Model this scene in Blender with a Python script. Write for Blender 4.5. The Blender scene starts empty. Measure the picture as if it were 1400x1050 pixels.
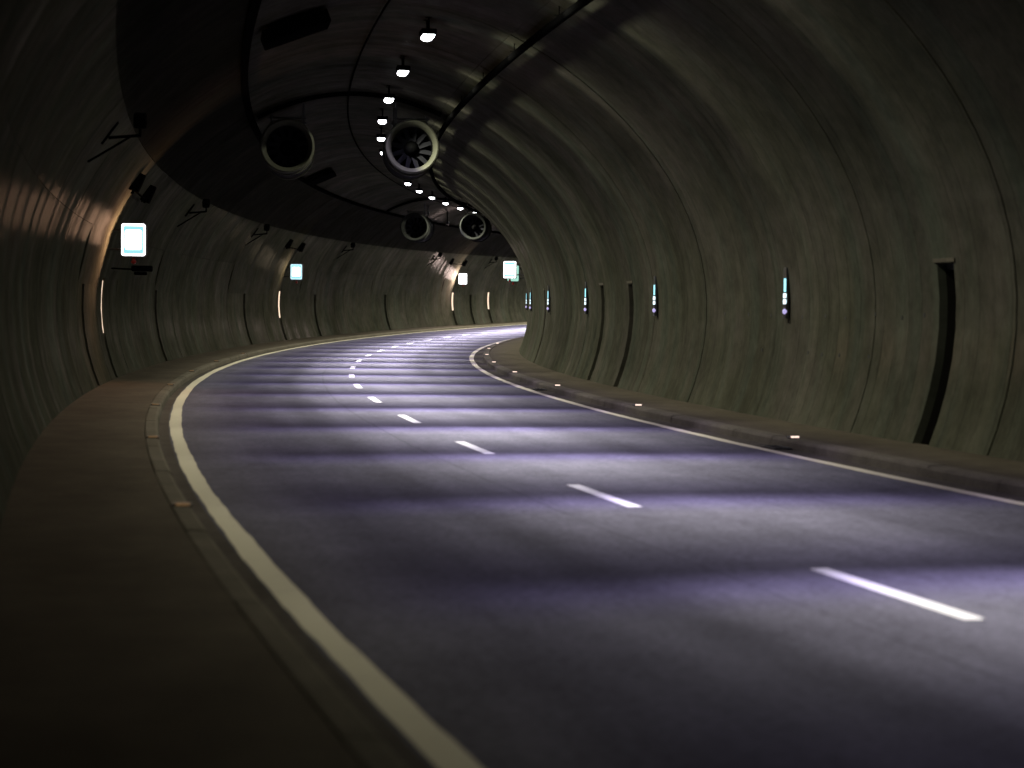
import bpy, bmesh, math, random
import numpy as np
from mathutils import Vector, Matrix
random.seed(7)
R = math.radians
sc = bpy.context.scene
C = sc.collection

# ------------------------------------------------------------------ camera, world, exposure
CAM_H, PITCH, ROLL, FPX = 1.627, -0.0348, 0.0118, 2530.5
cd = bpy.data.cameras.new('camera')
cam = bpy.data.objects.new('camera', cd); C.objects.link(cam)
cd.sensor_width = 36.0
cd.lens = FPX / 1400 * 36
cd.clip_start, cd.clip_end = 0.05, 600
cd.dof.use_dof = True
cd.dof.focus_distance = 52
cd.dof.aperture_fstop = 1.5
_c, _s = math.cos(PITCH), math.sin(PITCH)
_cr, _sr = math.cos(ROLL), math.sin(ROLL)
fwd = Vector((0, _c, _s)); up0 = Vector((0, -_s, _c)); rt0 = Vector((1, 0, 0))
rt = rt0 * _cr + up0 * _sr
up = up0 * _cr - rt0 * _sr
m = Matrix((rt, up, -fwd)).transposed().to_4x4()
m.translation = (0, 0, CAM_H)
cam.matrix_world = m
sc.camera = cam

world = bpy.data.worlds.new('World'); sc.world = world; world.use_nodes = True
bg = world.node_tree.nodes['Background']
bg.inputs[0].default_value = (0.012, 0.014, 0.02, 1); bg.inputs[1].default_value = 0.05   # night outside the tunnel

sc.view_settings.view_transform = 'Standard'
sc.view_settings.look = 'None'
sc.view_settings.exposure = 0.0
sc.view_settings.gamma = 1.0
sc.view_settings.use_curve_mapping = False
sc.render.engine = 'CYCLES'
sc.cycles.use_denoising = True
sc.cycles.max_bounces = 6
sc.cycles.diffuse_bounces = 4
sc.cycles.caustics_reflective = False
sc.cycles.caustics_refractive = False
sc.cycles.sample_clamp_indirect = 4

# ------------------------------------------------------------------ the tunnel's alignment
LAMP_POWER = 16500.0
_DS = 0.25
_S = np.arange(-60, 240, _DS)
_K = 0.0046 - 0.0004 * _S / 100 + 0.0005 * (_S / 100) ** 2
_T = np.concatenate([[0], np.cumsum((_K[1:] + _K[:-1]) / 2 * _DS)])
_T = _T - np.interp(0, _S, _T) - 0.3115
_X = np.concatenate([[0], np.cumsum((np.sin(_T)[1:] + np.sin(_T)[:-1]) / 2 * _DS)])
_Y = np.concatenate([[0], np.cumsum((np.cos(_T)[1:] + np.cos(_T)[:-1]) / 2 * _DS)])
_X = _X - np.interp(0, _S, _X) + 5.5467
_Y = _Y - np.interp(0, _S, _Y)

def head(s): return float(np.interp(s, _S, _T))
def P(s, d, z):
    """point at chainage s along the lane line, d metres to the right of it, z above the road"""
    t = np.interp(s, _S, _T)
    return (float(np.interp(s, _S, _X) + d * math.cos(t)),
            float(np.interp(s, _S, _Y) - d * math.sin(t)),
            float(z + 0.7405 * (max(s, 0) / 100) ** 2))

QC, QZ, QR, A2, A3, A4 = 0.027, 1.429, 5.452, 0.004, -0.026, 0.026
def sec(th):
    """the lining's section: th = 0 right, 90 crown, 180 left (degrees)"""
    t = R(th); ph = t - math.pi / 2
    r = QR * (1 + A2 * math.cos(2 * ph) + A3 * math.cos(3 * ph) + A4 * math.cos(4 * ph))
    return QC + r * math.cos(t), QZ + r * math.sin(t)
_TH = np.arange(-25, 205.01, 0.25)
_SEC = np.array([sec(t) for t in _TH])
_ARC = np.concatenate([[0], np.cumsum(np.hypot(np.diff(_SEC[:, 0]), np.diff(_SEC[:, 1])))])
def secn(th):
    a, b = sec(th - .2), sec(th + .2)
    tx, tz = b[0] - a[0], b[1] - a[1]; l = math.hypot(tx, tz)
    return tz / l, -tx / l                       # outward normal (d, z)
def th_at_z(z, side):
    mk = (_TH < 80) if side > 0 else (_TH > 100)
    zz, tt = _SEC[mk, 1], _TH[mk]
    o = np.argsort(zz); return float(np.interp(z, zz[o], tt[o]))
def th_at_d(d):
    mk = (_TH > 25) & (_TH < 155)
    dd, tt = _SEC[mk, 0], _TH[mk]; o = np.argsort(dd); return float(np.interp(d, dd[o], tt[o]))
def S3(s, th, off=0.0):
    d, z = sec(th)
    if off:
        n = secn(th); d += n[0] * off; z += n[1] * off
    return P(s, d, z)

# ------------------------------------------------------------------ materials
def nmat(name):
    m = bpy.data.materials.new(name); m.use_nodes = True
    nt = m.node_tree
    return m, nt, nt.nodes, nt.links, nt.nodes['Principled BSDF']
def setv(b, **k):
    for n, v in k.items(): b.inputs[n.replace('_', ' ')].default_value = v
class G:
    """tiny helper for math nodes"""
    def __init__(s, nt): s.nt = nt; s.N = nt.nodes; s.L = nt.links
    def put(s, sock, v):
        if hasattr(v, 'is_output'): s.L.new(v, sock)
        else: sock.default_value = v
    def m(s, op, a, b=0.0, c=0.0, clamp=False):
        n = s.N.new('ShaderNodeMath'); n.operation = op; n.use_clamp = clamp
        s.put(n.inputs[0], a); s.put(n.inputs[1], b)
        if len(n.inputs) > 2: s.put(n.inputs[2], c)
        return n.outputs[0]
    def smooth(s, x, a, b, lo=0.0, hi=1.0):
        n = s.N.new('ShaderNodeMapRange'); n.interpolation_type = 'SMOOTHSTEP'
        s.put(n.inputs['Value'], x); n.inputs['From Min'].default_value = a; n.inputs['From Max'].default_value = b
        n.inputs['To Min'].default_value = lo; n.inputs['To Max'].default_value = hi
        return n.outputs['Result']
    def mix(s, f, a, b, mode='MIX'):
        n = s.N.new('ShaderNodeMix'); n.data_type = 'RGBA'; n.blend_type = mode
        s.put(n.inputs[0], f); s.put(n.inputs[6], a); s.put(n.inputs[7], b)
        return n.outputs[2]
    def uv(s):
        n = s.N.new('ShaderNodeUVMap'); n.uv_map = 'UVMap'
        sp = s.N.new('ShaderNodeSeparateXYZ'); s.L.new(n.outputs[0], sp.inputs[0])
        return sp.outputs[0], sp.outputs[1]
    def vec(s, x, y, z=0.0):
        n = s.N.new('ShaderNodeCombineXYZ'); s.put(n.inputs[0], x); s.put(n.inputs[1], y); s.put(n.inputs[2], z)
        return n.outputs[0]
    def noise(s, v, sc_, det=3.0, rough=.55):
        n = s.N.new('ShaderNodeTexNoise'); s.L.new(v, n.inputs['Vector'])
        n.inputs['Scale'].default_value = sc_; n.inputs['Detail'].default_value = det; n.inputs['Roughness'].default_value = rough
        return n.outputs[0]
    def white(s, v):
        n = s.N.new('ShaderNodeTexWhiteNoise'); n.noise_dimensions = '1D'; s.put(n.inputs['W'], v); return n.outputs[0]
    def bump(s, h, st, dist, b):
        n = s.N.new('ShaderNodeBump'); n.inputs['Strength'].default_value = st; n.inputs['Distance'].default_value = dist
        s.put(n.inputs['Height'], h); s.L.new(n.outputs[0], b.inputs['Normal'])

def plain(name, col, rough=.6, metal=0.0, spec=.4, var=.15, scale=6.0):
    m, nt, N, L, b = nmat(name); g = G(nt)
    tc = N.new('ShaderNodeTexCoord')
    n = g.noise(tc.outputs['Object'], scale, 4)
    f = g.m('MULTIPLY_ADD', n, 2 * var, 1 - var)
    c = g.mix(1.0, (*col, 1), g.vec(f, f, f), 'MULTIPLY')
    L.new(c, b.inputs['Base Color'])
    setv(b, Roughness=rough, Metallic=metal); b.inputs['Specular IOR Level'].default_value = spec
    return m
def emit(name, col, st, base=(.05, .05, .05), sample=True):
    m, nt, N, L, b = nmat(name)
    b.inputs['Base Color'].default_value = (*base, 1)
    b.inputs['Emission Color'].default_value = (*col, 1); b.inputs['Emission Strength'].default_value = st
    b.inputs['Roughness'].default_value = .4
    if not sample: m.cycles.emission_sampling = 'NONE'
    return m

def concrete_lining(name, k, spec=.4, ro=.40, gloss=0.0):
    m, nt, N, L, b = nmat(name); g = G(nt)
    s, v = g.uv()
    oi = N.new('ShaderNodeObjectInfo')
    board = g.m('FLOOR', g.m('DIVIDE', s, 0.41))
    rb = g.white(board)
    rb2 = g.white(g.m('ADD', board, 71.3))
    streak = g.noise(g.vec(g.m('MULTIPLY', s, 4.0), g.m('MULTIPLY', v, .5)), 1.0, 6, .66)
    fine = g.noise(g.vec(g.m('MULTIPLY', s, 16.0), g.m('MULTIPLY', v, 5.0)), 1.0, 4, .6)
    mott = g.noise(g.vec(g.m('MULTIPLY', s, 1.7), g.m('MULTIPLY', v, 1.5)), 1.0, 8, .74)
    blot = g.noise(g.vec(s, v), .45, 5, .6)
    run = g.noise(g.vec(g.m('MULTIPLY', s, 1.6), g.m('MULTIPLY', v, .12)), 1.0, 3, .5)
    f = g.m('MULTIPLY_ADD', rb, .20 * k, .90 * k)
    f = g.m('MULTIPLY', f, g.m('MULTIPLY_ADD', streak, .7, .65))
    f = g.m('MULTIPLY', f, g.m('MULTIPLY_ADD', fine, .6, .7))
    f = g.m('MULTIPLY', f, g.m('MULTIPLY_ADD', blot, 1.3, .35))
    f = g.m('MULTIPLY', f, g.m('MULTIPLY_ADD', mott, 1.5, .25))
    f = g.m('MULTIPLY', f, g.m('MULTIPLY_ADD', run, .3, .85))
    f = g.m('MULTIPLY', f, g.m('MULTIPLY_ADD', oi.outputs['Random'], .16, .92))
    # thin imprint between the shutter boards
    fr = g.m('FRACT', g.m('DIVIDE', s, 0.41))
    edge = g.m('LESS_THAN', fr, 0.045)
    on = g.m('GREATER_THAN', rb2, .35)
    line = g.m('MULTIPLY', edge, on)
    f = g.m('MULTIPLY', f, g.m('SUBTRACT', 1.0, g.m('MULTIPLY', line, .32)))
    tint = g.mix(g.smooth(blot, .35, .68), (.288, .283, .20, 1), (.282, .255, .205, 1))
    tint = g.mix(g.smooth(run, .45, .7), tint, (.25, .266, .20, 1))
    col = g.mix(1.0, tint, g.vec(f, f, f), 'MULTIPLY')
    L.new(col, b.inputs['Base Color'])
    L.new(g.m('MULTIPLY_ADD', streak, .3, ro), b.inputs['Roughness'])
    b.inputs['Specular IOR Level'].default_value = spec
    h = g.m('MULTIPLY_ADD', rb, 1.2, g.m('MULTIPLY', fine, .5))
    h = g.m('ADD', h, g.m('MULTIPLY', streak, .9))
    h = g.m('SUBTRACT', h, g.m('MULTIPLY', line, 1.2))
    h = g.m('ADD', h, g.m('MULTIPLY', fr, g.m('MULTIPLY_ADD', rb, 20.0, -10.0)))      # each board sits at its own slight tilt
    g.bump(h, .4, .010, b)
    if gloss:        # faint dusty sheen of the form-faced surface
        gl = N.new('ShaderNodeBsdfGlossy'); gl.inputs['Roughness'].default_value = .21
        L.new(b.inputs['Normal'].links[0].from_socket, gl.inputs['Normal'])
        mx = N.new('ShaderNodeMixShader'); mx.inputs[0].default_value = gloss
        out = [n for n in N if n.type == 'OUTPUT_MATERIAL'][0]
        L.new(b.outputs[0], mx.inputs[1]); L.new(gl.outputs[0], mx.inputs[2]); L.new(mx.outputs[0], out.inputs[0])
    return m

def asphalt():
    m, nt, N, L, b = nmat('asphalt'); g = G(nt)
    s, v = g.uv()                      # s along, v across (metres from the lane line)
    tc = N.new('ShaderNodeTexCoord')
    grain = g.noise(tc.outputs['Object'], 16, 8, .9)
    grit = g.noise(tc.outputs['Object'], 180, 2, .6)
    big = g.noise(g.vec(g.m('MULTIPLY', s, .16), g.m('MULTIPLY', v, 1.3)), 1.0, 6, .68)
    patch = g.noise(g.vec(s, v), .9, 5, .65)
    wob = g.m('MULTIPLY', g.m('SUBTRACT', g.noise(g.vec(s, 3.0), .08, 2), .5), .5)
    vv = g.m('ADD', v, wob)
    def band(c, w, depth):
        return g.m('MULTIPLY', g.smooth(g.m('ABSOLUTE', g.m('SUBTRACT', vv, c)), 0.0, w, 1.0, 0.0), depth)
    tr = g.m('ADD', band(-1.5, .42, .30), g.m('ADD', band(1.9, .5, .18), band(-2.7, .3, .08)))
    seam = g.m('MULTIPLY', g.smooth(g.m('ABSOLUTE', g.m('ADD', g.m('ADD', v, .72), g.m('MULTIPLY', g.m('SUBTRACT', g.noise(g.vec(s, 9.0), .6, 4), .5), .12))), .012, .03, 1.0, 0.0), .22)
    f = g.m('MULTIPLY_ADD', grain, 3.2, -.60)
    f = g.m('MULTIPLY', f, g.m('MULTIPLY_ADD', grit, .8, .6))
    f = g.m('MULTIPLY', f, g.m('MULTIPLY_ADD', big, 1.2, .40))
    f = g.m('MULTIPLY', f, g.m('MULTIPLY_ADD', patch, .9, .55))
    f = g.m('MULTIPLY', f, g.m('SUBTRACT', 1.0, tr))
    f = g.m('MULTIPLY', f, g.m('SUBTRACT', 1.0, seam))
    col = g.mix(1.0, (.064, .060, .075, 1), g.vec(f, f, f), 'MULTIPLY')
    L.new(col, b.inputs['Base Color'])
    setv(b, Roughness=.85); b.inputs['Specular IOR Level'].default_value = .04
    g.bump(g.m('ADD', grain, g.m('MULTIPLY', grit, .5)), .35, .006, b)
    return m

def ground_concrete(name, col, sc_=1.0):
    m, nt, N, L, b = nmat(name); g = G(nt)
    s, v = g.uv()
    tc = N.new('ShaderNodeTexCoord')
    a = g.noise(g.vec(g.m('MULTIPLY', s, .6), v), 1.2, 5, .65)
    fi = g.noise(tc.outputs['Object'], 40, 5, .7)
    bl = g.noise(tc.outputs['Object'], 2.5, 5, .7)
    f = g.m('MULTIPLY', g.m('MULTIPLY_ADD', a, 1.0, .5), g.m('MULTIPLY_ADD', fi, .9, .55))
    f = g.m('MULTIPLY', f, g.m('MULTIPLY_ADD', bl, .9, .55))
    c = g.mix(1.0, (*col, 1), g.vec(f, f, f), 'MULTIPLY')
    L.new(c, b.inputs['Base Color']); setv(b, Roughness=.9); b.inputs['Specular IOR Level'].default_value = .04
    g.bump(fi, .4, .008, b)
    return m

def road_paint(name, col):
    m, nt, N, L, b = nmat(name); g = G(nt)
    tc = N.new('ShaderNodeTexCoord')
    a = g.noise(tc.outputs['Object'], 3.0, 6, .7); fi = g.noise(tc.outputs['Object'], 60, 4, .7)
    wear = g.smooth(g.m('MULTIPLY_ADD', a, .6, g.m('MULTIPLY', fi, .4)), .54, .66, 0.0, .45)
    c = g.mix(wear, (*col, 1), (.15, .14, .125, 1))
    L.new(c, b.inputs['Base Color']); setv(b, Roughness=.8); b.inputs['Specular IOR Level'].default_value = .1
    return m

M = dict(
    lining=concrete_lining('board_marked_concrete', .145, .0, .5, .0036), vault=concrete_lining('shade_darkened_lining', .07, .0, .8), asphalt=asphalt(), paint=road_paint('worn_lane_paint', (.46, .445, .43)),  # vault: the lining concrete again, the left vault's shade put into its colour
    walk=ground_concrete('walkway_concrete', (.046, .038, .028)),
    kerb=ground_concrete('kerb_stone', (.070, .061, .047)),
    gutter=ground_concrete('gutter_concrete', (.042, .036, .03)),
    back=plain('shotcrete_backing', (.03, .03, .028), .95),
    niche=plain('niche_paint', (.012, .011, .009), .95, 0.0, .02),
    black=plain('black_steel', (.018, .018, .02), .5),
    dark=plain('dark_grey_steel', (.04, .04, .042), .55),
    grey=plain('grey_galvanised_steel', (.22, .23, .22), .45, .3),
    pale=plain('pale_fan_paint', (.052, .052, .037), .6, 0.0, .08), shaded=plain('shaded_fan_paint', (.012, .0125, .011), .8, 0.0, .04),  # far rims: the pale paint darkened, dimming put into the colour
    fanbody=plain('grey_fan_casing', (.012, .012, .012), .85, 0.0, .04),
    blade=plain('fan_blade_metal', (.02, .02, .023), .7, 0.0, .06),
    red=plain('dark_red_lens', (.25, .012, .01), .3),
    matte=plain('matte_black_coating', (.003, .003, .003), 1.0, 0.0, .0),
    edge=road_paint('dirty_cream_edge_paint', (.40, .36, .27)), rubber=plain('black_rubber', (.02, .02, .02), .7),
    tie_hole=plain('tie_hole_dark', (.012, .011, .009), .9),
    lamp=emit('lamp_lens', (.95, .97, 1.0), 14.0, sample=False),
    signwhite=emit('sign_white_backlight', (1.0, 1.0, 1.0), 4.2),
    signcyan=emit('sign_cyan_backlight', (.36, .86, .93), 1.0),
    signmint=emit('sign_mint_backlight', (.5, 1.0, .82), .75),
    signpale=emit('sign_pale_blue_backlight', (.58, .88, 1.0), 1.25),
    cyan=emit('cyan_pictogram', (.35, .85, 1.0), 1.7, sample=False),
    paleblue=emit('pale_blue_arrow', (.75, .93, 1.0), 1.7, sample=False),
    lilac=emit('lilac_marker_lamp', (.58, .50, .95), .85, sample=False),
    warm=emit('warm_niche_tube', (1.0, .74, .54), 1.5, sample=False),
    amber=emit('amber_stud_lens', (.9, .5, .2), .13),
    white_stud=emit('pale_stud_lens', (1.0, .74, .62), 1.6),
)

# ------------------------------------------------------------------ helpers
def link(name, me, mats, parent=None):
    o = bpy.data.objects.new(name, me); C.objects.link(o)
    for k in (mats if isinstance(mats, (list, tuple)) else [mats]):
        if not me.materials or len(me.materials) < 1: me.materials.append(M[k])
    if parent is not None: o.parent = parent
    return o
def smooth(me, ang=35):
    me.polygons.foreach_set('use_smooth', [True] * len(me.polygons))
    try: me.set_sharp_from_angle(angle=R(ang))
    except Exception: pass
def empty(name, s, d, z, label, cat, group=None, tilt=0.0):
    o = bpy.data.objects.new(name, None); C.objects.link(o)
    o.empty_display_size = .2
    o.location = P(s, d, z); o.rotation_mode = 'ZYX'
    o.rotation_mode = 'XYZ'
    o.rotation_euler = (0, tilt, -head(s))
    o['label'] = label; o['category'] = cat
    if group: o['group'] = group
    return o
def struct(o): o['kind'] = 'structure'; return o
class B:
    """collects boxes, tubes and lathes into one mesh"""
    def __init__(s): s.bm = bmesh.new()
    def box(s, c, size, rot=None, bev=0.0):
        r = bmesh.ops.create_cube(s.bm, size=1.0)['verts']
        mt = Matrix.Translation(c) @ (rot.to_4x4() if rot is not None else Matrix.Identity(4)) @ Matrix.Diagonal((*size, 1))
        bmesh.ops.transform(s.bm, matrix=mt, verts=r)
        if bev:
            es = list({e for v in r for e in v.link_edges})
            bmesh.ops.bevel(s.bm, geom=es, offset=bev, segments=2, affect='EDGES', profile=.6)
        return s
    def rbox(s, c, size, rad, axis='y', seg=5):
        """plate with rounded corners in its face plane, thin along axis y"""
        w, t, h = size; pts = []
        for cx, cz, a0 in ((w/2-rad, h/2-rad, 0), (-w/2+rad, h/2-rad, 90), (-w/2+rad, -h/2+rad, 180), (w/2-rad, -h/2+rad, 270)):
            for k in range(seg + 1):
                a = R(a0 + 90 * k / seg); pts.append((cx + rad * math.cos(a), cz + rad * math.sin(a)))
        f = [s.bm.verts.new((c[0]+x, c[1]-t/2, c[2]+z)) for x, z in pts]
        k = [s.bm.verts.new((c[0]+x, c[1]+t/2, c[2]+z)) for x, z in pts]
        s.bm.faces.new(f); s.bm.faces.new(k[::-1]); n = len(pts)
        for i in range(n): s.bm.faces.new((f[i], k[i], k[(i+1) % n], f[(i+1) % n]))
        return s
    def tube(s, a, b, r, r2=None, n=10):
        a, b = Vector(a), Vector(b); d = b - a
        q = d.to_track_quat('Z', 'Y').to_matrix().to_4x4()
        bmesh.ops.create_cone(s.bm, cap_ends=True, segments=n, radius1=r, radius2=r if r2 is None else r2, depth=d.length,
                              matrix=Matrix.Translation((a + b) / 2) @ q)
        return s
    def lathe(s, prof, n=40, closed=False):
        """profile of (radius, y) turned about the y axis"""
        rings = []
        for r, y in prof:
            rings.append([s.bm.verts.new((r * math.cos(2*math.pi*k/n), y, r * math.sin(2*math.pi*k/n))) for k in range(n)])
        pr = list(zip(rings, rings[1:])) + ([(rings[-1], rings[0])] if closed else [])
        for a, b in pr:
            for k in range(n): s.bm.faces.new((a[k], a[(k+1) % n], b[(k+1) % n], b[k]))
        return s
    def ball(s, c, r, half=False, sq=(1, 1, 1)):
        v = bmesh.ops.create_uvsphere(s.bm, u_segments=14, v_segments=8, radius=r)['verts']
        bmesh.ops.transform(s.bm, matrix=Matrix.Translation(c) @ Matrix.Diagonal((*sq, 1)), verts=v)
        return s
    def mesh(s, name, sm=True):
        bmesh.ops.recalc_face_normals(s.bm, faces=s.bm.faces)
        me = bpy.data.meshes.new(name); s.bm.to_mesh(me); s.bm.free()
        if sm: smooth(me)
        return me
    def make(s, name, mat, parent, sm=True): return link(name, s.mesh(name, sm), mat, parent)

def sweep(name, mat, prof, s0, s1, step=1.0, parent=None, jit=None, caps=False):
    """open profile of (d, z) swept along the tunnel; uv = (s, d)"""
    n = max(1, int(math.ceil((s1 - s0) / step)))
    ss = [s0 + (s1 - s0) * i / n for i in range(n + 1)]
    V, U, F = [], [], []
    for s in ss:
        for j, (d, z) in enumerate(prof):
            dd = d + (jit(s, j) if jit else 0)
            V.append(P(s, dd, z)); U.append((s, dd))
    k = len(prof)
    for i in range(n):
        for j in range(k - 1):
            F.append((i*k+j, i*k+j+1, (i+1)*k+j+1, (i+1)*k+j))
    if caps:
        F.append(tuple(range(k))); F.append(tuple(n*k+j for j in range(k))[::-1])
    me = bpy.data.meshes.new(name); me.from_pydata(V, [], F)
    uv = me.uv_layers.new(name='UVMap')
    li = np.empty(len(me.loops), dtype=np.int32); me.loops.foreach_get('vertex_index', li)
    uv.data.foreach_set('uv', np.array(U, dtype=np.float32)[li].ravel())
    return link(name, me, mat, parent)

def tubesweep(name, mat, d, z, r, s0, s1, step=.8, n=8, parent=None, f=None):
    ring = [(r*math.cos(2*math.pi*k/n), r*math.sin(2*math.pi*k/n)) for k in range(n)]
    nn = int((s1-s0)/step); V, F = [], []
    for i in range(nn+1):
        s = s0+(s1-s0)*i/nn
        od, oz = f(s) if f else (0, 0)
        for a, b in ring: V.append(P(s, d+a+od, z+b+oz))
    for i in range(nn):
        for k in range(n): F.append((i*n+k, i*n+(k+1) % n, (i+1)*n+(k+1) % n, (i+1)*n+k))
    me = bpy.data.meshes.new(name); me.from_pydata(V, [], F); smooth(me, 60)
    return link(name, me, mat, parent)

ORD = ['nearest', 'second', 'third', 'fourth', 'fifth', 'sixth', 'seventh', 'eighth', 'ninth', 'tenth', 'eleventh', 'twelfth',
       'thirteenth', 'fourteenth', 'fifteenth', 'sixteenth', 'seventeenth']

# ------------------------------------------------------------------ recesses cut in the walls: (s0, s1, top z, side, lit)
NW = .46
RECESS = [(21.98, 22.46, 2.33, 1, 0), (38.88, 39.34, 2.28, 1, 0), (42.42, 42.86, 2.28, 1, 0), (55.25, 55.6, 2.25, 1, 0)]
for a, lit in ((37.75, 0), (41.85, 1), (53.4, 0), (73.3, 0), (81.35, 1), (89.5, 0), (105.75, 0), (121.3, 1), (125.4, 0), (129.5, 1)):
    RECESS.append((a, a + NW, 2.12 if not lit else 2.3, -1, lit))

# ------------------------------------------------------------------ lining, backing, ground
BASE = .06
THB_R, THB_L = th_at_z(BASE, 1), th_at_z(BASE, -1)
TH_L1 = th_at_z(3.23, -1)          # joint low on the left wall
TH_L2 = th_at_d(-4.33)             # joint at the springing of the vault
TH_R1 = th_at_d(2.05)
TH_C = th_at_d(-2.45)             # edge of the shade-darkened left vault panels, under the cable tray

def grid(name, mat, s0, s1, t0, t1, off, parent=None, skirt=0.0, sstep=1.4, tstep=4.0):
    side = 1 if (t0 + t1) / 2 < 90 else -1
    hs = [r for r in RECESS if r[3] == side and r[0] < s1 - 1e-3 and r[1] > s0 + 1e-3 and (t0 < 30 or t1 > 150)]
    n = max(1, int(round((s1 - s0) / sstep)))
    ss = {round(s0 + (s1 - s0) * i / n, 4) for i in range(n + 1)}
    for h in hs:
        for v in (h[0], h[1]):
            if s0 < v < s1:
                ss = {x for x in ss if abs(x - v) > .08 or x in (round(s0, 4), round(s1, 4))}; ss.add(round(v, 4))
    nt_ = max(1, int(round((t1 - t0) / tstep)))
    ts = [t0 + (t1 - t0) * i / nt_ for i in range(nt_ + 1)]
    for h in hs:
        tz = th_at_z(h[2], side)
        ts = [x for x in ts if abs(x - tz) > .8 or x in (t0, t1)] + [tz]
    ss = sorted(ss); ts = sorted(set(ts))
    V, U, F = [], [], []
    for s in ss:
        for t in ts:
            V.append(S3(s, t, off)); U.append((s, float(np.interp(t, _TH, _ARC))))
    k = len(ts); cells = set()
    for i in range(len(ss) - 1):
        for j in range(k - 1):
            sm_, tm = (ss[i] + ss[i+1]) / 2, (ts[j] + ts[j+1]) / 2
            zm = sec(tm)[1]
            if any(h[0] < sm_ < h[1] and zm < h[2] for h in hs): continue
            cells.add((i, j)); F.append((i*k+j, i*k+j+1, (i+1)*k+j+1, (i+1)*k+j))
    nsm = len(F)
    if skirt:
        cnt = {}
        for f in F:
            for a, b in zip(f, f[1:] + f[:1]): cnt[(a, b)] = 1
        ext = {}
        def ex(v):
            if v not in ext:
                i, j = divmod(v, k); ext[v] = len(V); V.append(S3(ss[i], ts[j], off + skirt)); U.append(U[v])
            return ext[v]
        for a, b in list(cnt):
            if (b, a) not in cnt: F.append((b, a, ex(a), ex(b)))
    me = bpy.data.meshes.new(name); me.from_pydata(V, [], F)
    uv = me.uv_layers.new(name='UVMap')
    li = np.empty(len(me.loops), dtype=np.int32); me.loops.foreach_get('vertex_index', li)
    uv.data.foreach_set('uv', np.array(U, dtype=np.float32)[li].ravel())
    smooth(me, 40)
    return link(name, me, mat, parent)

S_BEG, S_END, RING = -20.6, 164.0, 4.1
lining = struct(grid('tunnel_vault', 'back', -32, 190, THB_R - 3, 90, .13, sstep=1.6, tstep=5))
struct(grid('tunnel_vault', 'back', -32, 190, 90, THB_L + 3, .13, sstep=1.6, tstep=5))
s = S_BEG; i = 0
while s < S_END:
    jw = .026 if i % 3 == 1 else .011
    jw2 = .026 if (i + 1) % 3 == 1 else .011
    a, b = s + jw, s + RING - jw2
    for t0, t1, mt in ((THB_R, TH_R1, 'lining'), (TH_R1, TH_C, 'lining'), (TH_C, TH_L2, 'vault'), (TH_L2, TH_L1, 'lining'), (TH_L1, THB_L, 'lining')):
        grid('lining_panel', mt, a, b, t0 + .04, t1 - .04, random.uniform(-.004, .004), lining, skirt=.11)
    s += RING; i += 1

road = struct(sweep('road', 'asphalt', [(d, 0) for d in (-3.66, -2.5, -1.2, 0, 1.2, 2.5, 3.68)], -32, 190, 1.0))
struct(sweep('ground', 'back', [(-6.4, -.1), (6.4, -.1)], -34, 195, 3))
# painted lines: the thermoplastic edge wanders a little
def wob(ph):
    return lambda s, j: .006*math.sin(s*.83+ph+j*1.7) + .004*math.sin(s*2.57+ph*2+j*.9) + .003*math.sin(s*6.7+j*2.3+ph) + random.uniform(-.0025, .0025)
sweep('edge_line', 'edge', [(-3.642, .004), (-3.478, .004)], -20, 165, .22, road, wob(.4))
sweep('edge_line', 'edge', [(3.53, .004), (3.675, .004)], -20, 165, .22, road, wob(2.2))
for k in range(-3, 24):
    c = 11.5865 + 6 * k
    sweep('lane_dash', 'paint', [(-.065, .004), (.065, .004)], c - 1.04, c + 1.04, .5, road)

# right: gutter, kerb stones, walkway; left the same the other way round
struct(sweep('gutter', 'gutter', [(3.68, .0), (3.86, -.012), (4.0, -.004)], -32, 190, 1.0))
struct(sweep('gutter', 'gutter', [(-3.83, -.006), (-3.74, -.006), (-3.66, .0)], -32, 190, 1.0))
kr = bpy.data.objects.new('kerb', None); C.objects.link(kr); struct(kr)
kl = bpy.data.objects.new('kerb', None); C.objects.link(kl); struct(kl)
PR = [(3.985, -.02), (3.995, .08), (4.012, .103), (4.04, .114), (4.20, .120), (4.215, .112), (4.215, -.02)]
PL = [(-3.80, -.02), (-3.81, .075), (-3.825, .10), (-3.85, .113), (-3.96, .117), (-3.975, .112), (-3.975, -.02)]
for k in range(-4, 62):
    a = k * 1.6; q = random.uniform(-.004, .004); q2 = random.uniform(-.004, .004)
    sweep('kerb_stone', 'kerb', [(d + q, z + q2) for d, z in PR], a + .006, a + 1.594, .8, kr, caps=True)
    sweep('kerb_stone', 'kerb', [(d + q2, z + q) for d, z in PL], a + .006, a + 1.594, .8, kl, caps=True)
for pr, par in ((PR, kr), (PL, kl)):
    sweep('kerb_length', 'kerb', pr, 62 * 1.6, 188, 1.2, par)
    sweep('kerb_length', 'kerb', pr, -32, -6.4, 1.2, par)
struct(sweep('walkway', 'walk', [(4.226, -.02), (4.226, .108), (4.8, .116), (5.36, .124)], -32, 190, 1.0))
struct(sweep('walkway', 'walk', [(-3.981, -.02), (-3.981, .111), (-4.6, .116), (-5.33, .122)], -32, 190, 1.0))

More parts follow.
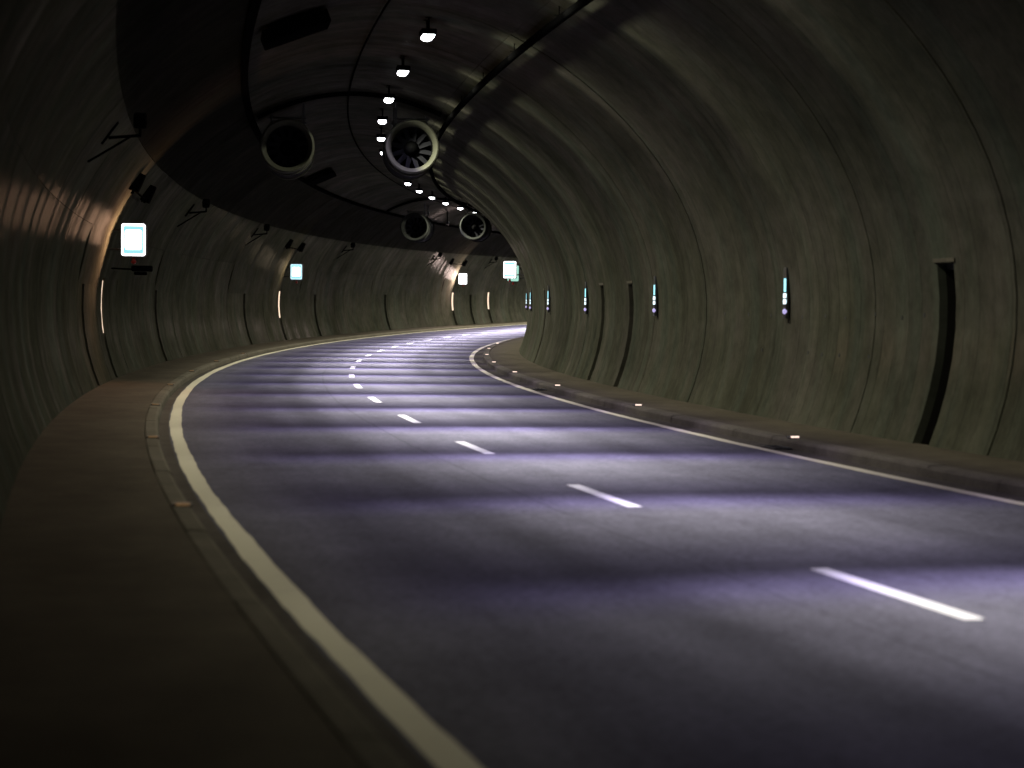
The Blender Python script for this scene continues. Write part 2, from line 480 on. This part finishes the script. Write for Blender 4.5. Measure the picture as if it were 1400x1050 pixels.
# ------------------------------------------------------------------ recesses
def recess(s0, s1, top, side, lit, label):
    sm = (s0 + s1) / 2
    tz, tb = th_at_z(top, side), th_at_z(BASE, side)
    d, z = sec(th_at_z(1.0, side))
    root = empty('wall_recess', sm, d + side * .3, .1, label, 'wall recess', 'tall narrow recesses in the tunnel wall')
    inv = root_matrix(root).inverted()
    n = 8; ts = [tb + (tz - tb) * k / n for k in range(n + 1)]
    a0, a1, dep = .112, .42, .42
    def part(name, faces, mat):
        V, F = [], []
        for f in faces:
            F.append(tuple(range(len(V), len(V) + len(f)))); V += [inv @ Vector(p) for p in f]
        me = bpy.data.meshes.new(name); me.from_pydata(V, [], F); return link(name, me, mat, root)
    for sx in (s0, s1):
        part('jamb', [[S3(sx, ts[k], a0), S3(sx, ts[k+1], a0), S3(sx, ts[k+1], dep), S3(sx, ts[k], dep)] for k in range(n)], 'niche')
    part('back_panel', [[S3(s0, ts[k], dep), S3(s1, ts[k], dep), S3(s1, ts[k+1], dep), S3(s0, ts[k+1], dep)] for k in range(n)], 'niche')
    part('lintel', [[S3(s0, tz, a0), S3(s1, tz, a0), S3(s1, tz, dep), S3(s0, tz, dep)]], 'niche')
    if side > 0:      # pale cover strip over the head of the opening
        t1, t2 = tz + side * .25, tz + side * .75
        V = [S3(x, t, o) for o in (-.004, -.018) for x, t in ((s0-.06, t1), (s1+.06, t1), (s1+.06, t2), (s0-.06, t2))]
        me = bpy.data.meshes.new('head_strip'); me.from_pydata([inv @ Vector(v) for v in V], [], [(4, 5, 6, 7), (0, 1, 5, 4), (1, 2, 6, 5), (2, 3, 7, 6), (3, 0, 4, 7)])
        link('head_strip', me, 'kerb', root)
    if lit:           # slim tube light standing in the far jamb
        ta, tb_ = th_at_z(1.1, side), th_at_z(top - .06, side)
        V = []; F = []
        for k in range(7):
            t = ta + (tb_ - ta) * k / 6
            for x, o in ((s1 - .10, .03), (s1 - .03, .03), (s1 - .03, .10), (s1 - .10, .10)): V.append(inv @ Vector(S3(x, t, o)))
        for k in range(6):
            for j in range(4): F.append((k*4+j, k*4+(j+1) % 4, (k+1)*4+(j+1) % 4, (k+1)*4+j))
        me = bpy.data.meshes.new('tube_light'); me.from_pydata(V, [], F); link('tube_light', me, 'warm', root)
    return root
def root_matrix(o):
    return Matrix.Translation(o.location) @ o.rotation_euler.to_matrix().to_4x4()
RL = ['broad dark recess in the right wall, nearest the camera', 'dark recess in the right wall, left one of a close pair beside the pavement',
      'dark recess in the right wall, right one of a close pair beside the pavement', 'hairline dark recess far along the right wall, just before it bends away']
RL[1], RL[2] = RL[2], RL[1]
LLd = ['unlit recess in the left wall, nearest the camera, beside a glowing one', 'glowing recess under the largest lit sign on the left wall',
       'unlit recess in the left wall just beyond the largest lit sign', 'unlit recess in the left wall just before the second lit sign',
       'glowing recess below the second lit sign on the left wall', 'unlit recess in the left wall just beyond the second lit sign',
       'unlit recess alone in the middle of the far left wall', 'glowing recess below the small far sign on the left wall',
       'unlit recess between two glowing ones on the far wall', 'glowing recess farthest along the left wall']
for k, r in enumerate(RECESS):
    recess(*r, (RL + LLd)[k])

# ------------------------------------------------------------------ ceiling luminaires
def lamp_light_nodes(l):
    l.use_nodes = True; nt = l.node_tree; g = G(nt); N = nt.nodes
    em = [n for n in N if n.type == 'EMISSION'][0]
    tc = N.new('ShaderNodeTexCoord'); sp = N.new('ShaderNodeSeparateXYZ'); nt.links.new(tc.outputs['Normal'], sp.inputs[0])
    x, y, z = sp.outputs
    r = g.m('MAXIMUM', g.m('SQRT', g.m('ADD', g.m('MULTIPLY', x, x), g.m('MULTIPLY', z, z))), .02)
    t = g.m('DIVIDE', g.m('MULTIPLY', y, -1.0), r)                 # tangent of the tilt towards oncoming traffic
    phi = g.m('ARCTAN2', x, g.m('MULTIPLY', z, -1.0))              # angle across the road, + to the right
    ap = g.m('ABSOLUTE', phi)
    band = g.m('MULTIPLY', g.smooth(t, .10, .28), g.smooth(t, .22, 1.25, 1.0, 0.0))
    soft = g.smooth(g.m('ABSOLUTE', t), .2, 1.7, 1.0, 0.0)
    core = g.m('EXPONENT', g.m('MULTIPLY', g.m('POWER', g.m('DIVIDE', ap, .315), 2.0), -1.0))
    side = g.m('MULTIPLY_ADD', g.m('MULTIPLY', g.smooth(ap, .40, .57), g.smooth(ap, .60, .74, 1.0, 0.0)), .045, .024)
    side = g.m('MULTIPLY', side, g.smooth(ap, .7, 1.1, 1.0, 0.0))
    right = g.m('MULTIPLY', g.smooth(phi, .45, .8), g.smooth(phi, .8, 1.45, .086, .025))
    left = g.m('MULTIPLY', g.smooth(phi, -.8, -.45, 1.0, 0.0), .024)
    st = g.m('MULTIPLY', core, band)
    st = g.m('ADD', st, g.m('MULTIPLY', side, soft))
    st = g.m('ADD', st, g.m('MULTIPLY', right, g.m('ADD', g.m('MULTIPLY', band, g.smooth(phi, .8, 1.35, .30, .80)), g.m('MULTIPLY', soft, g.smooth(phi, .8, 1.35, .55, .2)))))
    st = g.m('ADD', st, g.m('MULTIPLY', left, g.m('MULTIPLY_ADD', band, .35, g.m('MULTIPLY', soft, .4))))
    cutl = g.smooth(phi, -1.262, -1.228, .02, 1.0)                   # baffle edge on the left side of the luminaire
    up = g.smooth(ap, 1.5, 1.72, 1.0, 0.0)
    st = g.m('MULTIPLY', st, g.m('MULTIPLY', cutl, up))
    nt.links.new(st, em.inputs['Strength'])
    c = g.mix(g.m('MULTIPLY', g.smooth(t, .20, .40), g.smooth(t, .55, 1.0, 1.0, .35)), (.70, .63, 1.0, 1), (1.0, .985, .97, 1))
    c = g.mix(g.smooth(ap, .42, .62), c, (1.0, .99, .80, 1))
    nt.links.new(c, em.inputs['Color'])

LIGHT = bpy.data.lights.new('beam', 'POINT'); LIGHT.energy = LAMP_POWER; LIGHT.shadow_soft_size = .08
lamp_light_nodes(LIGHT)
hb = B().box((0, 0, .055), (.27, .46, .09), bev=.015)
HOUS = hb.mesh('housing')
lb = B()
v = [];
for k in range(13):
    a = math.pi * k / 12
    v.append((.105 * math.cos(a), -.065 * math.sin(a) ** .8 if 0 < k < 12 else 0.0))
ra = [lb.bm.verts.new((x, -.2, z)) for x, z in v]; rb_ = [lb.bm.verts.new((x, .2, z)) for x, z in v]
for k in range(12): lb.bm.faces.new((ra[k], ra[k+1], rb_[k+1], rb_[k]))
lb.bm.faces.new(ra); lb.bm.faces.new(rb_[::-1]); lb.bm.faces.new((ra[0], rb_[0], rb_[12], ra[12]))
LENS = lb.mesh('lens', False)
BRK = B().box((0, 0, .2), (.03, .03, .21)).box((0, 0, .30), (.12, .05, .01)).mesh('bracket')
for k in range(-5, 26):
    s = 33.79 + 5.089 * k
    if -1 <= k <= 13:
        lab = f'{ORD[k+1]} white ceiling lamp counted from the top edge along the curving row'
    elif k < -1: lab = 'white ceiling lamp overhead in front of the top picture edge'
    else: lab = 'white ceiling lamp beyond the bend, hidden by the right wall'
    root = empty('ceiling_luminaire', s, .741, 6.54, lab, 'ceiling light', 'row of lamps along the tunnel crown')
    link('housing', HOUS, 'matte', root); link('lens', LENS, 'lamp', root); 
    for y in (-.15, .15): link('bracket', BRK, 'matte', root).location = (0, y, 0)
    if k <= -2 or k >= 2:          # the stretch far ahead is lit harder than the one by the camera
        ld = LIGHT.copy(); ld.energy = LAMP_POWER * ({-2: .76, -3: .54, -4: .5, -5: .12}[k] if k < 0 else min(4.0, 1 + .08 * (k - 1) + (.22 * (k - 12) if k > 12 else 0)))
    else: ld = LIGHT
    lo = bpy.data.objects.new('beam', ld); C.objects.link(lo); lo.parent = root; lo.location = (0, 0, -.115)

# ------------------------------------------------------------------ trays and pipes under the vault
tray = sweep('cable_tray', 'matte', [(-2.52, 6.19), (-2.52, 6.10), (-2.38, 6.10), (-2.38, 6.19)], -20, 150, 1.0)
tray['label'] = 'black cable tray running along the ceiling left of the lamps'; tray['category'] = 'cable tray'
pipe = tubesweep('ceiling_pipe', 'matte', 2.2, 6.17, .066, -20, 150)
pipe['label'] = 'black pipe running along the ceiling right of the lamps'; pipe['category'] = 'pipe'
HB = B().box((0, 0, .11), (.012, .03, .2)).box((0, 0, .0), (.15, .03, .008)).mesh('hanger')
for k in range(40):
    s = -16 + 4.1 * k
    for par, d, z in ((pipe, 2.2, 6.24), (tray, -2.45, 6.16)):
        o = link('hanger', HB, 'matte', par); o.location = P(s, d, z); o.rotation_euler = (0, 0, -head(s))
thin = tubesweep('ceiling_cable', 'matte', -.13, 6.80, .02, -20, 150, f=lambda s: (.03*math.sin(s*.11), 0))
thin['label'] = 'thin black cable clipped along the ceiling left of the lamps'; thin['category'] = 'cable'
# conduit across the vault above each fan pair
def conduit(s, d0, d1, label):
    V, F = [], []; n = 18; ts = [th_at_d(d0 + (d1 - d0) * k / n) for k in range(n + 1)]
    for t in ts:
        for ds, o in ((-.04, -.02), (.04, -.02), (.04, -.12), (-.04, -.12)): V.append(S3(s + ds, t, o))
    for k in range(n):
        for j in range(4): F.append((k*4+j, k*4+(j+1) % 4, (k+1)*4+(j+1) % 4, (k+1)*4+j))
    me = bpy.data.meshes.new('ceiling_conduit'); me.from_pydata(V, [], F); o = link('ceiling_conduit', me, 'matte', None)
    o['label'] = label; o['category'] = 'conduit'
conduit(45.6, -2.35, 2.1, 'black conduit crossing the ceiling above the two nearer fans')
conduit(91.2, -2.35, 2.1, 'black conduit crossing the ceiling above the two farther fans')

# ------------------------------------------------------------------ jet fans
def fan(s, d, z, label, r=.70, rim='shaded'):
    root = empty('jet_fan', s, d, z, label, 'fan', 'jet fans hung in pairs under the vault')
    k = r / .70
    def sc_(p): return [(a*k, y) for a, y in p]
    B().lathe(sc_([(.535, .22), (.56, .10), (.60, .03), (.645, 0), (.68, .015), (.70, .06), (.695, .10), (.67, .12), (.645, .16)]), 56).make('bell_mouth', rim, root)
    B().lathe(sc_([(.535, .22), (.535, 2.4), (.66, 2.4), (.66, .16)]), 48).make('casing', 'fanbody', root)
    B().lathe(sc_([(.662, .62), (.70, .62), (.70, .68), (.662, .68)]), 48).make('flange', rim, root)
    B().lathe(sc_([(.662, 2.05), (.70, 2.05), (.70, 2.11), (.662, 2.11)]), 48).make('flange', rim, root)
    B().lathe(sc_([(.002, .30), (.09, .33), (.16, .42), (.20, .55), (.20, 1.15), (.002, 1.19)]), 28).make('hub', 'matte', root)
    bb = B()
    v = [bb.bm.verts.new(p) for p in ((.2*k, .50, -.06), (.2*k, .60, .06), (.525*k, .57, .05), (.525*k, .53, -.05),
                                      (.2*k, .515, -.062), (.2*k, .615, .058), (.525*k, .585, .048), (.525*k, .545, -.052))]
    for f in ((0, 1, 2, 3), (7, 6, 5, 4), (0, 4, 5, 1), (1, 5, 6, 2), (2, 6, 7, 3), (3, 7, 4, 0)): bb.bm.faces.new([v[i] for i in f])
    me = bb.mesh('blade')
    for j in range(12):
        o = link('blade', me, 'blade', root); o.rotation_euler = (0, R(30 * j + 12), 0)
    B().lathe([(.002, 1.2), (.53 * k, 1.2), (.53 * k, 1.24), (.002, 1.24)], 40).make('duct_blocker', 'matte', root)  # added black disc blocking the view through, so the duct reads dark
    for y in (.75, 1.9):
        b = B()
        for sx in (-1, 1):
            b.box((sx*.40*k, y, .66*k), (.05, .06, .30)); b.box((sx*.40*k, y, .52*k), (.09, .12, .02))
            b.box((sx*.40*k, y, .83*k + (.14 if sx*d < 0 else -.02)), (.05, .06, .42 if sx*d < 0 else .1))
        b.box((0, y, .79*k), (.95*k, .05, .05)); b.make('hanger', 'dark', root)
    return root
fan(44.9, -1.60, 5.50, 'large jet fan under the left ceiling, left one of the nearer pair', .645, 'pale')
fan(44.9, 1.35, 5.54, 'large jet fan right of the lamps, right one of the nearer pair', .645, 'pale')
fan(90.4, -0.86, 5.42, 'smaller looking jet fan far off, left one of the farther pair', .69)
fan(90.4, 2.00, 5.46, 'smaller looking jet fan far off, right one of the farther pair', .66)

# ------------------------------------------------------------------ lit signs on brackets
def lit_sign(s, d, z, w, h, side, label, mint=False, edge='signwhite', glow=0.0, col=(1.0, .62, .42)):
    root = empty('lit_sign', s, d, z, label, 'sign', 'lit box signs on the tunnel walls')
    B().rbox((0, .08, 0), (w + .05, .15, h + .05), .06).make('housing', 'black', root)
    B().rbox((0, -.002, 0), (w, .012, h), .05).make('border', 'signmint' if mint else edge, root)
    if not mint:
        B().rbox((0, -.012, 0), (w * .84, .008, h * .86), .03).make('cyan_panel', 'signcyan', root)
        B().rbox((0, -.020, 0), (w * .70, .008, h * .62), .05).make('white_field', 'signwhite', root)
    wx = side * (5.5 - abs(d))
    b = B(); 
    for zz in (h * .3, -h * .3): b.tube((0, .1, zz), (wx, .1, zz), .025)
    b.make('arm', 'dark', root)
    b = B(); b.tube((0, .08, -h/2 - .03), (0, .08, -h/2 - .09), .035); b.ball((0, .08, -h/2 - .12), .055); b.make('beacon', 'red', root)
    if glow:          # added warm lamp at the sign's face, boosting the glow on the wall
        l = bpy.data.lights.new('added_sign_glow', 'AREA'); l.shape = 'RECTANGLE'; l.size = w * .9; l.size_y = h * .9; l.energy = glow; l.color = col
        lo = bpy.data.objects.new('added_sign_glow', l); C.objects.link(lo); lo.parent = root
        lo.location = (side * .02, -.06, 0)
        lo.rotation_euler = Vector((side * .15, -1.0, .03)).to_track_quat('-Z', 'Y').to_euler()
    return root
SG = [(41.0, -4.80, 3.10), (81.5, -4.80, 3.10), (121.3, -4.80, 3.15)]
lit_sign(*SG[0], .50, .68, -1, 'largest glowing white and cyan sign on the left wall', glow=120, col=(1.0, .56, .33))
lit_sign(*SG[1], .50, .66, -1, 'middle sized glowing sign with pale blue rim sign on the left wall', edge='signpale', glow=22, col=(1.0, .74, .45))
lit_sign(*SG[2], .54, .68, -1, 'small glowing white sign farthest along the left wall', glow=320, col=(1.0, .74, .66))
lit_sign(79.5, 4.62, 3.26, .52, .70, 1, 'bright white sign at the bend of the right wall', glow=45, col=(1.0, .8, .6))
lit_sign(84.5, 4.46, 3.17, .50, .70, 1, 'mint tinted sign half hidden behind the white one at the bend', True)

# dark twin floodlights on a rail above each sign (not lit)
def flood(s, side, label, zc=4.15):
    d = side * 4.72
    root = empty('flood_light_bracket', s, d, zc, label, 'floodlight', 'twin floodlights above the lit signs')
    wd = sec(th_at_z(zc, side))[0]
    b = B(); b.tube((0, -1.8, -.06), (0, 1.8, -.06), .022); 
    for y in (-1.4, 1.4): b.tube((0, y, -.06), (wd - d, y, -.14), .02)
    b.make('rail', 'matte', root)
    for y, zz in ((-1.6, .12), (1.6, .10)):
        hd = B().box((0, y, zz), (.40, .26, .40), Matrix.Rotation(R(-side * 24), 3, 'Y'), .02).box((0, y, -.10), (.05, .06, .10)).make('lamp_head', 'matte', root)
    return root
flood(41.4, -1, 'pair of black floodlights above the largest lit sign')
flood(80.3, -1, 'pair of black floodlights above the second lit sign on the left')
flood(119.6, -1, 'pair of black floodlights above the small far sign')

# loudspeaker brackets on the left wall
def bracket(s, label):
    z = 4.40; d, _ = sec(th_at_z(z, -1)); d2, _ = sec(th_at_z(z - .50, -1))
    root = empty('speaker_bracket', s, d, z, label, 'wall bracket', 'speaker brackets on the left wall')
    B().box((-.01, 0, -.02), (.05, .13, .42), Matrix.Rotation(R(36), 3, 'Y')).make('wall_plate', 'matte', root)
    B().tube((-.02, 0, -.10), (.47, -.1, -.06), .024).make('arm', 'matte', root)
    B().tube((d2 - d + .02, -.25, -.50), (.32, -.1, -.08), .018).make('brace', 'matte', root)
    B().tube((.46, -.1, -.06), (.46, -.1, .08), .022).make('stem', 'matte', root)
    B().box((.46, -.10, .17), (.20, .28, .20), Matrix.Rotation(R(20), 3, 'X'), .04).make('speaker', 'matte', root)
BL = ['nearest black speaker bracket on the left wall, at the edge of the dark vault', 'black speaker bracket just beyond the largest lit sign',
      'black speaker bracket just before the second lit sign', 'black speaker bracket just beyond the second lit sign',
      'black speaker bracket just before the small far sign', 'black speaker bracket beyond the small far sign']
for s, l in zip((30.5, 53.5, 70.0, 92.0, 113.5, 127.0), BL): bracket(s, l)

# camera on an arm below the largest sign
root = empty('camera_arm', 43.0, -5.35, 2.48, 'small dark camera on an arm below the largest lit sign', 'camera')
B().tube((-.15, 0, .05), (.40, 0, .03), .018).make('arm', 'matte', root)
B().box((.58, -.05, .05), (.46, .20, .13), None, .03).make('body', 'matte', root)
B().box((.55, -.05, -.06), (.28, .16, .07), None, .02).make('lens_housing', 'matte', root)

# dark boxes hung under the left vault
def ceiling_box(s, d, w, l, h, label, drop=.10):
    t = th_at_d(d); nx, nz = secn(t); dd, zz = sec(t)
    root = empty('ceiling_box', s, dd - nx * drop, zz - nz * drop, label, 'equipment box', None, math.atan2(nx, nz))
    B().box((0, 0, -h/2), (w, l, h), None, .02).make('case', 'matte', root)
    B().box((0, 0, .02), (w * .7, .05, .10)).box((0, l*.3, .02), (w * .7, .05, .10)).make('hanger', 'black', root)
ceiling_box(32.5, -1.72, 1.15, .9, .22, 'wide black equipment box under the ceiling at the top edge')
ceiling_box(67.8, -1.96, .95, 1.6, .16, 'flat black box under the ceiling behind the left near fan')
root = empty('hanging_camera', 103, -1.35, 6.55, 'thin dark pole hanging from the ceiling between the farther fans', 'ceiling pole')
B().tube((0, 0, .2), (0, 0, -.35), .035).make('pole', 'black', root)
B().box((0, 0, -.45), (.16, .3, .2), None, .03).make('camera_head', 'black', root)

# ------------------------------------------------------------------ exit markers on the right wall
def marker(s, label):
    t = th_at_z(2.02, 1); d, z = sec(t)
    root = empty('exit_marker', s, d - .012, z, label, 'exit marker', 'lit exit markers on the right wall')
    B().box((-.03, .02, 0), (.06, .14, .78), None, .012).make('housing', 'black', root)
    B().box((-.064, -.015, .12), (.012, .075, .20), None, .004).make('pictogram', 'cyan', root)
    B().box((-.064, -.015, -.04), (.012, .078, .075), None, .02).make('arrow', 'paleblue', root)
    B().box((-.064, -.015, -.13), (.012, .078, .075), None, .02).make('arrow', 'paleblue', root)
    B().ball((-.06, -.02, -.28), .043, sq=(.9, .9, 1)).make('marker_lamp', 'lilac', root)
ML = ['nearest cyan exit marker on the right wall, left of the broad recess', 'second cyan exit marker on the right wall, right of the recess pair',
      'third exit marker on the right wall, left of the recess pair', 'fourth exit marker along the right wall', 'fifth exit marker along the right wall, near the bend', 'last exit marker at the very edge of the right wall']
for s, l in zip((28.0, 36.5, 44.9, 53.5, 62.5, 70.8), ML): marker(s, l)

# tie holes on the right wall: raised discs, the hollows' shade in their colour
TIE = B().tube((0, 0, 0), (-.012, 0, 0), .035, .03, 8).mesh('tie_hole_disc')
for zz, lst in ((1.68, (22.9, 23.6, 24.5, 25.6, 26.4, 27.4, 28.9, 30.1, 31.5)), (1.14, (24.6, 25.7, 26.4, 27.0, 29.2))):
    for s in lst:
        t = th_at_z(zz + random.uniform(-.03, .03), 1); o = link('tie_hole_disc', TIE, 'tie_hole', lining)
        o.location = S3(s, t, .006); o.rotation_euler = (0, 0, -head(s))

# ------------------------------------------------------------------ studs on the kerbs, gutter grates
def stud(s, d, z, mat, label, grp):
    root = empty('kerb_stud', s, d, z, label, 'kerb stud', grp)
    B().box((0, 0, .012), (.15, .12, .028), None, .01).make('body', 'dark', root)
    B().box((0, -.058, .020), (.11, .016, .020), Matrix.Rotation(R(-25), 3, 'X'), .004).make('lens', mat, root)
for k in range(8):
    s = 23.5 + 8.05 * k
    stud(s, 4.12, .117, 'white_stud', f'{ORD[k]} lit stud along the right kerb, counted from the camera', 'lit studs on the right kerb')
for k, s in enumerate((16.0, 23.75, 31.2, 38.8, 46.5, 54.2, 61.9)):
    stud(s, -3.89, .114, 'amber', f'{ORD[k]} amber stud along the left kerb, counted from the camera', 'amber studs on the left kerb')
def grate(s, label):
    root = empty('gutter_grate', s, 3.86, .006, label, 'grate')
    b = B()
    for y in (-.24, .24): b.box((0, y, .004), (.24, .03, .016))
    for x in (-.105, .105): b.box((x, 0, .004), (.03, .45, .016))
    b.make('frame', 'black', root)
    for k in range(7): B().box((0, -.18 + .06 * k, .003), (.18, .022, .012)).make('bar', 'black', root)
grate(23.4, 'black drain grate in the gutter below the nearest lit kerb stud')
grate(40.4, 'black drain grate in the gutter below the third lit kerb stud')
